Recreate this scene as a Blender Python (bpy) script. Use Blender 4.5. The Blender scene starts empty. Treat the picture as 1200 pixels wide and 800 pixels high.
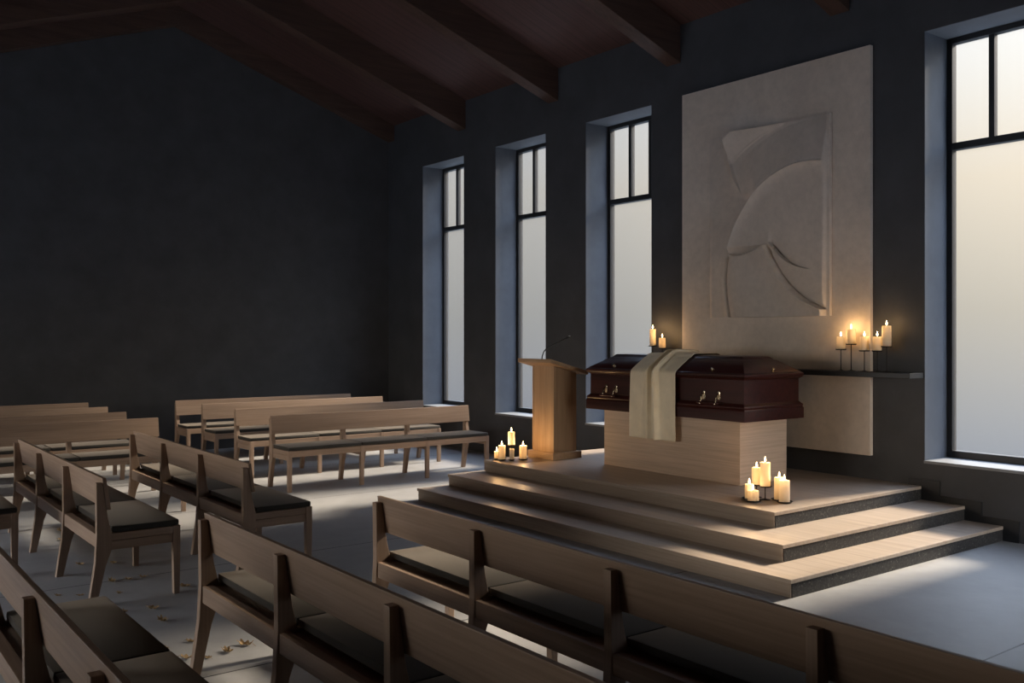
import bpy, bmesh, math, random
import numpy as np
from mathutils import Vector, Matrix

random.seed(7)
COL = bpy.context.scene.collection
PI = math.pi

# ------------------------------------------------------------------ helpers
class MB:
    """collects shapes that end up in ONE mesh object"""
    def __init__(self):
        self.bm = bmesh.new()

    def _merge(self, t):
        me = bpy.data.meshes.new('tmp')
        t.to_mesh(me)
        t.free()
        self.bm.from_mesh(me)
        bpy.data.meshes.remove(me)
        return self

    def box(self, x0, x1, y0, y1, z0, z1, bev=0.0):
        t = bmesh.new()
        vs = [t.verts.new((x, y, z)) for x in (x0, x1) for y in (y0, y1) for z in (z0, z1)]
        for f in ((0, 1, 3, 2), (4, 6, 7, 5), (0, 4, 5, 1), (2, 3, 7, 6), (0, 2, 6, 4), (1, 5, 7, 3)):
            t.faces.new([vs[i] for i in f])
        bmesh.ops.recalc_face_normals(t, faces=t.faces[:])
        if bev > 0:
            bmesh.ops.bevel(t, geom=t.edges[:], offset=bev, segments=2, profile=0.6, affect='EDGES')
        return self._merge(t)

    def prism(self, poly, axis, a0, a1, bev=0.0):
        """poly: 2D outline; axis 'x' -> (y,z), 'y' -> (x,z), 'z' -> (x,y)"""
        t = bmesh.new()
        def mk(p, a):
            return {'x': (a, p[0], p[1]), 'y': (p[0], a, p[1]), 'z': (p[0], p[1], a)}[axis]
        A = [t.verts.new(mk(p, a0)) for p in poly]
        B = [t.verts.new(mk(p, a1)) for p in poly]
        n = len(poly)
        t.faces.new(A)
        t.faces.new(B[::-1])
        for i in range(n):
            j = (i + 1) % n
            t.faces.new((A[j], A[i], B[i], B[j]))
        bmesh.ops.recalc_face_normals(t, faces=t.faces[:])
        if bev > 0:
            bmesh.ops.bevel(t, geom=t.edges[:], offset=bev, segments=2, profile=0.6, affect='EDGES')
        return self._merge(t)

    def rings(self, x0, x1, y0, y1, spec, cap0=True, cap1=True):
        """stack of rectangles: spec = [(z, inset_x, inset_y)]"""
        t = bmesh.new()
        R = []
        for z, ix, iy in spec:
            R.append([t.verts.new(p) for p in ((x0 + ix, y0 + iy, z), (x1 - ix, y0 + iy, z), (x1 - ix, y1 - iy, z), (x0 + ix, y1 - iy, z))])
        for a, b in zip(R, R[1:]):
            for i in range(4):
                j = (i + 1) % 4
                t.faces.new((a[i], a[j], b[j], b[i]))
        if cap0: t.faces.new(R[0][::-1])
        if cap1: t.faces.new(R[-1])
        bmesh.ops.recalc_face_normals(t, faces=t.faces[:])
        return self._merge(t)

    def lathe(self, prof, cx=0, cy=0, n=28, jitter=0.0):
        """prof: [(r, z)] from bottom axis to top axis"""
        t = bmesh.new()
        R = []
        for r, z in prof:
            if r < 1e-6:
                R.append([t.verts.new((cx, cy, z))])
            else:
                R.append([t.verts.new((cx + r * math.cos(2 * PI * k / n), cy + r * math.sin(2 * PI * k / n), z)) for k in range(n)])
        for a, b in zip(R, R[1:]):
            for i in range(n):
                j = (i + 1) % n
                if len(a) == 1 and len(b) == 1: continue
                if len(a) == 1: t.faces.new((a[0], b[j], b[i]))
                elif len(b) == 1: t.faces.new((a[i], a[j], b[0]))
                else: t.faces.new((a[i], a[j], b[j], b[i]))
        bmesh.ops.recalc_face_normals(t, faces=t.faces[:])
        return self._merge(t)

    def tube(self, pts, rad, n=10):
        t = bmesh.new()
        pts = [Vector(p) for p in pts]
        rads = rad if isinstance(rad, (list, tuple)) else [rad] * len(pts)
        R = []
        up = Vector((0.123, 0.31, 0.94)).normalized()
        for i, p in enumerate(pts):
            d = (pts[min(i + 1, len(pts) - 1)] - pts[max(i - 1, 0)]).normalized()
            a = d.cross(up)
            if a.length < 1e-3: a = d.cross(Vector((1, 0, 0)))
            a.normalize()
            b = d.cross(a).normalized()
            R.append([t.verts.new(p + (a * math.cos(2 * PI * k / n) + b * math.sin(2 * PI * k / n)) * rads[i]) for k in range(n)])
        for a, b in zip(R, R[1:]):
            for i in range(n):
                j = (i + 1) % n
                t.faces.new((a[i], a[j], b[j], b[i]))
        t.faces.new(R[0][::-1])
        t.faces.new(R[-1])
        bmesh.ops.recalc_face_normals(t, faces=t.faces[:])
        return self._merge(t)

    def build(self, name, mat, parent=None, smooth=False):
        me = bpy.data.meshes.new(name)
        self.bm.to_mesh(me)
        self.bm.free()
        if smooth:
            for p in me.polygons: p.use_smooth = True
            try:
                me.set_sharp_from_angle(angle=math.radians(38))
            except Exception:
                pass
        return link(name, me, mat, parent)


def link(name, me, mat, parent=None):
    o = bpy.data.objects.new(name, me)
    if mat is not None: me.materials.append(mat)
    COL.objects.link(o)
    if parent is not None: o.parent = parent
    return o


def local(o, parent):
    """mesh was modelled in world space; keep it in place under a parent that is an unrotated empty"""
    o.data.transform(Matrix.Translation(-parent.location))
    return o


def empty(name, loc, rotz=0.0):
    o = bpy.data.objects.new(name, None)
    COL.objects.link(o)
    o.empty_display_size = 0.1
    o.location = loc
    o.rotation_euler = (0, 0, rotz)
    return o


def tag(o, label, cat, group=None, kind=None):
    o['label'] = label
    o['category'] = cat
    if group: o['group'] = group
    if kind: o['kind'] = kind
    return o


def structure(o):
    o['kind'] = 'structure'
    return o


def children(o):
    return [c for c in bpy.data.objects if c.parent is o]


def copy_tree(o, parent=None):
    c = o.copy()
    COL.objects.link(c)
    if parent is not None: c.parent = parent
    for ch in children(o):
        copy_tree(ch, c)
    return c

# ------------------------------------------------------------------ materials
def new_mat(name):
    m = bpy.data.materials.new(name)
    m.use_nodes = True
    nt = m.node_tree
    return m, nt, nt.nodes['Principled BSDF']


def coords(nt, scale=(1, 1, 1), rnd=True):
    tc = nt.nodes.new('ShaderNodeTexCoord')
    mp = nt.nodes.new('ShaderNodeMapping')
    mp.inputs['Scale'].default_value = scale
    nt.links.new(tc.outputs['Object'], mp.inputs['Vector'])
    if rnd:
        oi = nt.nodes.new('ShaderNodeObjectInfo')
        ml = nt.nodes.new('ShaderNodeMath'); ml.operation = 'MULTIPLY'; ml.inputs[1].default_value = 37.0
        nt.links.new(oi.outputs['Random'], ml.inputs[0])
        nt.links.new(ml.outputs[0], mp.inputs['Location'])
    return mp.outputs['Vector']


def noise(nt, vec, scale, detail=4, rough=0.55, dist=0.0):
    n = nt.nodes.new('ShaderNodeTexNoise')
    n.inputs['Scale'].default_value = scale
    n.inputs['Detail'].default_value = detail
    n.inputs['Roughness'].default_value = rough
    n.inputs['Distortion'].default_value = dist
    nt.links.new(vec, n.inputs['Vector'])
    return n.outputs['Fac']


def ramp(nt, fac, stops):
    r = nt.nodes.new('ShaderNodeValToRGB')
    els = r.color_ramp.elements
    while len(els) < len(stops): els.new(0.5)
    for e, (p, c) in zip(els, stops):
        e.position = p
        e.color = (*c, 1) if len(c) == 3 else c
    nt.links.new(fac, r.inputs['Fac'])
    return r.outputs['Color']


def mix(nt, fac, a, b, mode='MIX'):
    m = nt.nodes.new('ShaderNodeMix')
    m.data_type = 'RGBA'
    m.blend_type = mode
    for sock, v in ((m.inputs[0], fac), (m.inputs[6], a), (m.inputs[7], b)):
        if isinstance(v, (int, float)): sock.default_value = v
        elif isinstance(v, (tuple, list)): sock.default_value = (*v, 1) if len(v) == 3 else v
        else: nt.links.new(v, sock)
    return m.outputs[2]


def bump(nt, bsdf, h, strength=0.2, dist=0.01):
    b = nt.nodes.new('ShaderNodeBump')
    b.inputs['Strength'].default_value = strength
    b.inputs['Distance'].default_value = dist
    nt.links.new(h, b.inputs['Height'])
    nt.links.new(b.outputs['Normal'], bsdf.inputs['Normal'])


def wood(name, axis, dark, light, rough=0.5, fine=1.0, grain=0.06, spec=0.3, coat=0.0):
    """long streaks along the given axis"""
    m, nt, b = new_mat(name)
    s = [9.0 * fine, 9.0 * fine, 9.0 * fine]
    s['xyz'.index(axis)] = 0.55 * fine
    v = coords(nt, tuple(s))
    n1 = noise(nt, v, 1.6, 5, 0.6, 0.6)
    s2 = [70 * fine] * 3
    s2['xyz'.index(axis)] = 1.6 * fine
    n2 = noise(nt, coords(nt, tuple(s2)), 1.0, 3, 0.6)
    c = ramp(nt, n1, [(0.28, dark), (0.5, tuple((p + q) / 2 for p, q in zip(dark, light))), (0.75, light)])
    c2 = ramp(nt, n2, [(0.3, (1 - grain * 3,) * 3), (0.6, (1, 1, 1))])
    col = mix(nt, 1.0, c, c2, 'MULTIPLY')
    nt.links.new(col, b.inputs['Base Color'])
    b.inputs['Roughness'].default_value = rough
    b.inputs['Specular IOR Level'].default_value = spec
    b.inputs['Coat Weight'].default_value = coat
    b.inputs['Coat Roughness'].default_value = 0.12
    bump(nt, b, n2, 0.12, 0.002)
    return m


OAK_D, OAK_L = (0.32, 0.224, 0.162), (0.43, 0.308, 0.230)
M = {}
for ax in 'xyz':
    M['oak_' + ax] = wood('oak_grain_' + ax, ax, OAK_D, OAK_L)
PALE_D, PALE_L = (0.53, 0.405, 0.31), (0.64, 0.50, 0.39)
M['pale_x'] = wood('pale_oak_long', 'x', PALE_D, PALE_L, 0.45)
M['deck_x'] = wood('platform_oak', 'x', (0.36, 0.285, 0.225), (0.47, 0.385, 0.31), 0.42)
M['pale_y'] = wood('pale_oak_across', 'y', PALE_D, PALE_L, 0.42)
M['lect_z'] = wood('lectern_oak_upright', 'z', (0.33, 0.22, 0.135), (0.45, 0.315, 0.2), 0.5)
M['lect_x'] = wood('lectern_oak_flat', 'x', (0.33, 0.22, 0.135), (0.45, 0.315, 0.2), 0.5)
M['mahogany'] = wood('mahogany', 'x', (0.023, 0.0056, 0.0048), (0.058, 0.0145, 0.012), 0.34, 1.0, 0.08, 0.25, 0.10)
M['ceil'] = None


def simple(name, col, rough=0.6, metal=0.0, nscale=0, namp=0.25, bmp=0.0, spec=0.4, rnd=False):
    m, nt, b = new_mat(name)
    b.inputs['Roughness'].default_value = rough
    b.inputs['Metallic'].default_value = metal
    b.inputs['Specular IOR Level'].default_value = spec
    if nscale:
        v = coords(nt, (1, 1, 1), rnd)
        n = noise(nt, v, nscale, 6, 0.62)
        c = ramp(nt, n, [(0.25, tuple(x * (1 - namp) for x in col)), (0.75, tuple(x * (1 + namp) for x in col))])
        nt.links.new(c, b.inputs['Base Color'])
        if bmp: bump(nt, b, n, bmp, 0.01)
    else:
        b.inputs['Base Color'].default_value = (*col, 1)
    return m


M['wall'] = simple('charcoal_plaster', (0.060, 0.061, 0.065), 0.62, 0, 2.2, 0.22, 0.12, 0.35)
M['reveal'] = simple('lit_plaster_reveal', (0.12, 0.132, 0.152), 0.6, 0, 3.0, 0.15, 0.1)  # wall plaster with window glare put into a lighter, bluer colour
M['sill'] = simple('stone_sill', (0.22, 0.23, 0.24), 0.5, 0, 8, 0.15)
M['frame'] = simple('black_window_frame', (0.020, 0.021, 0.023), 0.45)
M['iron'] = simple('black_iron', (0.016, 0.014, 0.013), 0.45, 0.6)
M['shelf'] = simple('dark_shelf', (0.022, 0.022, 0.024), 0.4, 0, 6, 0.2)
M['brass'] = simple('aged_brass', (0.60, 0.52, 0.38), 0.25, 1.0)
M['mic'] = simple('microphone_black', (0.012, 0.012, 0.013), 0.5)
M['wick'] = simple('burnt_wick', (0.02, 0.015, 0.01), 0.9)
M['void'] = simple('dark_recess', (0.03, 0.03, 0.032), 0.8)


def fabric(name, col, rough=0.9, sheen=0.4, scale=900, tint=(1, .85, .7)):
    m, nt, b = new_mat(name)
    v = coords(nt)
    n = noise(nt, v, 9, 4)
    c = ramp(nt, n, [(0.3, tuple(x * 0.94 for x in col)), (0.7, tuple(x * 1.06 for x in col))])
    nt.links.new(c, b.inputs['Base Color'])
    b.inputs['Roughness'].default_value = rough
    b.inputs['Specular IOR Level'].default_value = 0.2
    b.inputs['Sheen Weight'].default_value = sheen
    b.inputs['Sheen Roughness'].default_value = 0.4
    b.inputs['Sheen Tint'].default_value = (*tint, 1)
    n2 = noise(nt, v, scale, 2)
    bump(nt, b, n2, 0.15, 0.001)
    return m


M['cushion'] = fabric('charcoal_cushion_fabric', (0.043, 0.041, 0.038), 0.75, 0.3)
M['cloth'] = fabric('cream_linen', (0.86, 0.76, 0.58), 0.9, 0.15)


def mat_floor():
    m, nt, b = new_mat('polished_concrete')
    v = coords(nt, rnd=False)
    n1 = noise(nt, v, 0.7, 6, 0.65, 0.4)
    n2 = noise(nt, v, 7, 6, 0.7)
    c = ramp(nt, n1, [(0.3, (0.27, 0.27, 0.275)), (0.7, (0.39, 0.39, 0.39))])
    c2 = ramp(nt, n2, [(0.3, (0.86, 0.86, 0.87)), (0.65, (1, 1, 1))])
    col = mix(nt, 1.0, c, c2, 'MULTIPLY')
    # saw-cut joints every 2.25 m along the room
    sp = nt.nodes.new('ShaderNodeSeparateXYZ'); nt.links.new(v, sp.inputs[0])
    def joint(out, off, step):
        a = nt.nodes.new('ShaderNodeMath'); a.operation = 'ADD'; a.inputs[1].default_value = off; nt.links.new(out, a.inputs[0])
        p = nt.nodes.new('ShaderNodeMath'); p.operation = 'PINGPONG'; p.inputs[1].default_value = step / 2; nt.links.new(a.outputs[0], p.inputs[0])
        l = nt.nodes.new('ShaderNodeMath'); l.operation = 'LESS_THAN'; l.inputs[1].default_value = 0.006; nt.links.new(p.outputs[0], l.inputs[0])
        return l.outputs[0]
    j = joint(sp.outputs['X'], 4.72, 2.25)
    col = mix(nt, j, col, (0.03, 0.03, 0.03))
    nt.links.new(col, b.inputs['Base Color'])
    rr = nt.nodes.new('ShaderNodeMapRange')
    rr.inputs['To Min'].default_value = 0.38; rr.inputs['To Max'].default_value = 0.62
    nt.links.new(n2, rr.inputs['Value']); nt.links.new(rr.outputs[0], b.inputs['Roughness'])
    b.inputs['Specular IOR Level'].default_value = 0.4
    bump(nt, b, n2, 0.06, 0.01)
    return m


def mat_ceiling():
    m, nt, b = new_mat('dark_red_ceiling_boards')
    v = coords(nt, (9, .6, .6), False)
    n1 = noise(nt, v, 1.5, 5, 0.6, 0.4)
    c = ramp(nt, n1, [(0.3, (0.055, 0.024, 0.019)), (0.7, (0.092, 0.042, 0.033))])
    sp = nt.nodes.new('ShaderNodeSeparateXYZ'); nt.links.new(coords(nt, rnd=False), sp.inputs[0])
    p = nt.nodes.new('ShaderNodeMath'); p.operation = 'PINGPONG'; p.inputs[1].default_value = 0.07; nt.links.new(sp.outputs['X'], p.inputs[0])
    l = nt.nodes.new('ShaderNodeMath'); l.operation = 'LESS_THAN'; l.inputs[1].default_value = 0.003; nt.links.new(p.outputs[0], l.inputs[0])
    col = mix(nt, l.outputs[0], c, (0.015, 0.008, 0.006))
    nt.links.new(col, b.inputs['Base Color'])
    b.inputs['Roughness'].default_value = 0.65
    return m


def mat_terrazzo():
    m, nt, b = new_mat('speckled_dark_carpet_riser')
    v = coords(nt, rnd=False)
    vo = nt.nodes.new('ShaderNodeTexVoronoi'); vo.inputs['Scale'].default_value = 95
    nt.links.new(v, vo.inputs['Vector'])
    c = ramp(nt, vo.outputs['Color'], [(0.35, (0.014, 0.013, 0.013)), (0.8, (0.034, 0.032, 0.030)), (0.93, (0.085, 0.078, 0.068))])
    nt.links.new(c, b.inputs['Base Color'])
    b.inputs['Roughness'].default_value = 0.8
    return m


def mat_panel(name, col):
    m, nt, b = new_mat(name)
    v = coords(nt, rnd=False)
    n1 = noise(nt, v, 1.3, 7, 0.68, 0.5)
    n2 = noise(nt, v, 14, 6, 0.7)
    c = ramp(nt, n1, [(0.3, tuple(x * .86 for x in col)), (0.7, tuple(x * 1.1 for x in col))])
    c2 = ramp(nt, n2, [(0.3, (0.9, 0.9, 0.9)), (0.6, (1, 1, 1))])
    nt.links.new(mix(nt, 1.0, c, c2, 'MULTIPLY'), b.inputs['Base Color'])
    b.inputs['Roughness'].default_value = 0.8
    b.inputs['Specular IOR Level'].default_value = 0.25
    bump(nt, b, n2, 0.12, 0.004)
    return m


def mat_glass():
    m, nt, b = new_mat('frosted_window_glass')
    nt.nodes.remove(b)
    out = [n for n in nt.nodes if n.type == 'OUTPUT_MATERIAL'][0]
    tr = nt.nodes.new('ShaderNodeBsdfTransparent'); tr.inputs['Color'].default_value = (0.97, 0.97, 0.97, 1)
    tl = nt.nodes.new('ShaderNodeBsdfTranslucent'); tl.inputs['Color'].default_value = (0.93, 0.94, 0.95, 1)
    mx = nt.nodes.new('ShaderNodeMixShader'); mx.inputs['Fac'].default_value = 0.015
    nt.links.new(tr.outputs[0], mx.inputs[1]); nt.links.new(tl.outputs[0], mx.inputs[2])
    nt.links.new(mx.outputs[0], out.inputs['Surface'])
    return m


def mat_wax():
    m, nt, b = new_mat('cream_candle_wax')
    nt.nodes.remove(b)
    out = [n for n in nt.nodes if n.type == 'OUTPUT_MATERIAL'][0]
    d = nt.nodes.new('ShaderNodeBsdfDiffuse'); d.inputs['Color'].default_value = (0.92, 0.86, 0.74, 1)
    t = nt.nodes.new('ShaderNodeBsdfTranslucent'); t.inputs['Color'].default_value = (0.95, 0.88, 0.74, 1)
    mx = nt.nodes.new('ShaderNodeMixShader'); mx.inputs['Fac'].default_value = .5
    nt.links.new(d.outputs[0], mx.inputs[1]); nt.links.new(t.outputs[0], mx.inputs[2])
    nt.links.new(mx.outputs[0], out.inputs['Surface'])
    return m


def mat_flame():
    m, nt, b = new_mat('candle_flame')
    nt.nodes.remove(b)
    out = [n for n in nt.nodes if n.type == 'OUTPUT_MATERIAL'][0]
    e = nt.nodes.new('ShaderNodeEmission')
    e.inputs['Color'].default_value = (1.0, 0.72, 0.36, 1)
    e.inputs['Strength'].default_value = 7.0
    tr = nt.nodes.new('ShaderNodeBsdfTransparent')
    ad = nt.nodes.new('ShaderNodeAddShader')
    nt.links.new(e.outputs[0], ad.inputs[0]); nt.links.new(tr.outputs[0], ad.inputs[1])
    nt.links.new(ad.outputs[0], out.inputs['Surface'])
    return m


M['floor'] = mat_floor()
M['ceil'] = mat_ceiling()
M['beam'] = wood('dark_beam_timber', 'y', (0.055, 0.030, 0.022), (0.10, 0.056, 0.041), 0.6)
M['terr'] = mat_terrazzo()
M['panel'] = mat_panel('panel_limestone', (0.70, 0.605, 0.51))
M['relief'] = mat_panel('relief_limestone', (0.67, 0.585, 0.50))
M['glass'] = mat_glass()
M['wax'] = mat_wax()
M['flame'] = mat_flame()
M['leaf'] = simple('dry_leaf', (0.36, 0.25, 0.13), 0.8, 0, 30, 0.45, 0.0, 0.3, True)

# ------------------------------------------------------------------ room shell
WY = 8.07            # face of the window wall
WX = -14.12          # face of the gable wall
EX, SY = 2.4, -5.0   # unseen walls behind the viewer
RY = 4.46            # ridge
EAVE = 5.27
SL = 0.35
RZ = EAVE + SL * (WY - RY)
T = 0.5
WINS = [(-13.02, -11.84), (-11.03, -9.88), (-9.07, -7.90), (-4.51, -3.34)]
Z0, Z1 = 0.595, 4.45
S_FILL_WINS = [(-12.2, -9.8), (-9.2, -6.8)]      # unseen low windows, added to fill the shaded sides with daylight
SZ0, SZ1 = .6, 2.7
E_FILL_WINS = [(4.7, 7.4)]  # unseen east window, added to light the faces turned toward it

floor = structure(MB().box(WX - .4, EX + .4, SY - .4, WY + .02, -0.2, 0.0).build('floor', M['floor']))

w = MB()
xs = [WX - .5]
for a, b_ in WINS: xs += [a, b_]
xs.append(EX + .4)
for i in range(0, len(xs), 2):
    w.box(xs[i], xs[i + 1], WY, WY + T, -0.2, EAVE + .35)
for a, b_ in WINS:
    w.box(a, b_, WY, WY + T, -0.2, Z0 - 0.02)
    w.box(a, b_, WY, WY + T, Z1, EAVE + .35)
structure(w.build('wall_north', M['wall']))


def roofz(y):
    return RZ - SL * abs(y - RY)


gable = [(SY - .4, -0.2), (WY + .3, -0.2), (WY + .3, roofz(WY + .3) + .1), (RY, RZ + .1), (SY - .4, roofz(SY - .4) + .1)]
structure(MB().prism(gable, 'x', WX - .4, WX).build('wall_west', M['wall']))
w = MB()
ys = [SY - .4]
for a, b_ in E_FILL_WINS: ys += [a, b_]
ys.append(WY + .3)
for i in range(0, len(ys), 2):
    a, b_ = ys[i], ys[i + 1]
    top = [(b_, roofz(b_) + .1), (a, roofz(a) + .1)]
    if a < RY < b_: top.insert(1, (RY, RZ + .1))
    w.prism([(a, -.2), (b_, -.2)] + top, 'x', EX, EX + .4)
for a, b_ in E_FILL_WINS:
    w.box(EX, EX + .4, a, b_, -0.2, SZ0)
    top = [(b_, roofz(b_) + .1), (a, roofz(a) + .1)]
    if a < RY < b_: top.insert(1, (RY, RZ + .1))
    w.prism([(a, SZ1), (b_, SZ1)] + top, 'x', EX, EX + .4)
structure(w.build('wall_east', M['wall']))
w = MB()
xs = [WX - .4]
for a, b_ in S_FILL_WINS: xs += [a, b_]
xs.append(EX + .4)
for i in range(0, len(xs), 2):
    w.box(xs[i], xs[i + 1], SY - .4, SY, -0.2, roofz(SY) + .1)
for a, b_ in S_FILL_WINS:
    w.box(a, b_, SY - .4, SY, -0.2, SZ0)
    w.box(a, b_, SY - .4, SY, SZ1, roofz(SY) + .1)
structure(w.build('wall_south', M['wall']))
yN, yS = WY + .6, SY - .6
roof = [(yS, roofz(yS)), (RY, RZ), (yN, roofz(yN)), (yN, roofz(yN) + .25), (RY, RZ + .25), (yS, roofz(yS) + .25)]
structure(MB().prism(roof, 'x', WX - .5, EX + .5).build('ceiling', M['ceil']))

# rafters: one chevron-shaped timber each
def rafter(x1, wdt, dep, n):
    y0, y1 = SY, WY
    poly = [(y0, roofz(y0) + .02), (RY, RZ + .02), (y1, roofz(y1) + .02), (y1, roofz(y1) - dep), (RY, RZ - dep), (y0, roofz(y0) - dep)]
    o = MB().prism(poly, 'x', x1 - wdt, x1, 0.008).build('ceiling_beam', M['beam'])
    o['kind'] = 'structure'
    return o


rafter(WX + .2, .2, .26, 0)
for k in range(6):
    x = -11.79 + 2.175 * k
    rafter(x, .21, .43, k + 1)

# windows
for i, (a, b_) in enumerate(WINS):
    root = structure(empty('window_%d' % (i + 1), ((a + b_) / 2, WY, Z0)))
    # recess lining, window glare held in its lighter blue-grey
    L = MB()
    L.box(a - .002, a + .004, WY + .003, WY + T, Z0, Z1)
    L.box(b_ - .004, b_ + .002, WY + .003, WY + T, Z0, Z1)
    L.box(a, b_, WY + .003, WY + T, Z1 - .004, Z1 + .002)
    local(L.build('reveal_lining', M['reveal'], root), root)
    local(MB().box(a, b_, WY - .012, WY + .42, Z0 - .02, Z0 + .006, .003).build('window_sill', M['sill'], root), root)
    y0, y1 = WY + .38, WY + .46
    fr = MB()
    fw = .055
    fr.box(a + .004, a + fw, y0, y1, Z0 + .006, Z1 - .004, .004)
    fr.box(b_ - fw, b_ - .004, y0, y1, Z0 + .006, Z1 - .004, .004)
    fr.box(a + fw, b_ - fw, y0, y1, Z1 - fw, Z1 - .004, .004)
    fr.box(a + fw, b_ - fw, y0, y1, Z0 + .006, Z0 + .07, .004)
    local(fr.build('window_frame', M['frame'], root), root)
    local(MB().box(a + fw, b_ - fw, y0, y1, 3.42, 3.485, .004).build('transom', M['frame'], root), root)
    gw = (b_ - a - 2 * fw)
    for k in (1, 2):
        xm = a + fw + gw * k / 3
        local(MB().box(xm - .025, xm + .025, y0 + .008, y1 - .008, 3.485, Z1 - fw, .003).build('mullion', M['frame'], root), root)
    pb = MB()
    pb.box(a + fw - .01, b_ - fw + .01, y0 + .040, y0 + .046, Z0 + .06, Z1 - fw + .01)
    local(pb.build('pane', M['glass'], root), root)

for i, (a, b_) in enumerate(S_FILL_WINS):  # added windows behind the viewer, there for fill daylight
    root = structure(empty('window_%d' % (i + 5), ((a + b_) / 2, SY, SZ0)))
    fr = MB()
    for q in (a + .004, (a + b_) / 2 - .03, b_ - .064):
        fr.box(q, q + .06, SY - .30, SY - .22, SZ0 + .004, SZ1 - .004, .004)
    fr.box(a + .064, b_ - .064, SY - .298, SY - .222, SZ0 + .004, SZ0 + .07, .004)
    fr.box(a + .064, b_ - .064, SY - .298, SY - .222, SZ1 - .07, SZ1 - .004, .004)
    local(fr.build('window_frame', M['frame'], root), root)
    local(MB().box(a + .05, b_ - .05, SY - .263, SY - .257, SZ0 + .05, SZ1 - .05).build('pane', M['glass'], root), root)

for i, (a, b_) in enumerate(E_FILL_WINS):  # added east window, out of view, for side fill
    root = structure(empty('window_%d' % (i + 7), (EX, (a + b_) / 2, SZ0)))
    fr = MB()
    for q in (a + .004, (a + b_) / 2 - .03, b_ - .064):
        fr.box(EX + .22, EX + .30, q, q + .06, SZ0 + .004, SZ1 - .004, .004)
    fr.box(EX + .222, EX + .298, a + .064, b_ - .064, SZ0 + .004, SZ0 + .07, .004)
    fr.box(EX + .222, EX + .298, a + .064, b_ - .064, SZ1 - .07, SZ1 - .004, .004)
    local(fr.build('window_frame', M['frame'], root), root)
    local(MB().box(EX + .257, EX + .263, a + .05, b_ - .05, SZ0 + .05, SZ1 - .05).build('pane', M['glass'], root), root)

# stepped skirting where the platform meets the wall
st = [(-4.66, .0), (-3.68, .0), (-3.68, .18), (-3.99, .18), (-3.99, .30), (-4.36, .30), (-4.36, .43), (-4.66, .43)]
structure(MB().prism(st, 'y', WY - .012, WY + .005, .002).build('trim_1', M['frame']))

# ------------------------------------------------------------------ stepped platform
PF = empty('stepped_platform', (-6.1, 6.6, 0))
tag(PF, 'three-tier pale oak platform with dark speckled end risers under the casket and lectern', 'platform')
tiers = [('step', -8.47, -3.81, 5.18, .0, .123), ('step', -8.42, -4.135, 5.53, .123, .246), ('top_deck', -8.35, -4.53, 5.955, .246, .369)]
for nm, xa, xb, ya, za, zb in tiers:
    body = MB()
    body.box(xa + .008, xb - .012, ya + .012, WY - .002, za, zb - .028, .002)
    o = local(body.build(nm, M['deck_x'], PF), PF)
    t = MB()
    t.box(xa, xb, ya, WY - .002, zb - .028, zb, .004)
    local(t.build('tread', M['deck_x'], o), PF)
    local(MB().box(xb - .012, xb - .004, ya + .02, WY - .002, za, zb - .028).build('riser_facing', M['terr'], o), PF)
    k = o.children if hasattr(o, 'children') else []
    if nm == 'step':
        pass

# ------------------------------------------------------------------ plinth
plinth = MB().box(-7.31, -5.52, 6.765, 7.44, .369, .944, .004)
plinth = plinth.build('casket_plinth', M['pale_x'])
plinth.data.materials.append(M['pale_y'])
for p in plinth.data.polygons:
    if abs(p.normal.x) > .7: p.material_index = 1
tag(plinth, 'pale oak block plinth on the platform carrying the dark casket', 'plinth')

# ------------------------------------------------------------------ casket
CX0, CX1, CY0, CY1 = -7.54, -5.43, 6.715, 7.58
CK = empty('casket', ((CX0 + CX1) / 2, (CY0 + CY1) / 2, .945))
tag(CK, 'dark mahogany closed casket with brass handles lying on the oak plinth', 'casket')
r_ = lambda spec: MB().rings(CX0, CX1, CY0, CY1, spec)
base = [(.945, .0, .0), (1.04, .0, .0), (1.05, .004, .004), (1.055, .010, .010), (1.062, .006, .006), (1.072, .004, .004), (1.08, .008, .008), (1.086, .016, .016), (1.10, .028, .028), (1.105, .034, .034)]
local(r_(base).build('base_moulding', M['mahogany'], CK, True), CK)
body = [(1.10, .034, .034), (1.322, .034, .034)]
local(r_(body).build('body', M['mahogany'], CK), CK)
rim = [(1.318, .030, .030), (1.324, .022, .022), (1.332, .010, .010), (1.340, .006, .006), (1.343, .012, .012)]
local(r_(rim).build('rim_moulding', M['mahogany'], CK, True), CK)
lid = [(1.343, .004, .004), (1.349, .0, .0), (1.366, .0, .0), (1.373, .006, .006), (1.378, .018, .018), (1.384, .022, .022),
       (1.488, .170, .19), (1.492, .180, .202), (1.494, .186, .208), (1.518, .208, .236), (1.524, .218, .248), (1.530, .36, .36)]
lid_o = local(r_(lid).build('lid', M['mahogany'], CK, True), CK)


def knob(p, n):
    """small turned thumb screw on a lid slope"""
    p = Vector(p); n = Vector(n).normalized()
    q = n.to_track_quat('Z', 'Y').to_matrix().to_4x4()
    mb = MB().lathe([(0, -.004), (.018, -.004), (.018, .002), (.008, .006), (.007, .014), (.014, .018), (.013, .027), (0, .030)], n=16)
    o = mb.build('lid_knob', M['brass'], lid_o, True)
    o.data.transform(Matrix.Translation(p - CK.location) @ q)
    return o


nf = Vector((0, -.105, .168))
for x in (-7.14, -5.83):
    knob((x, CY0 + .022 + .168 * .12, 1.384 + .105 * .12 - .001), nf)
knob((CX1 - .022 - .148 * .12, 7.16, 1.384 + .105 * .12 - .001), (.105, 0, .148))

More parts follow.
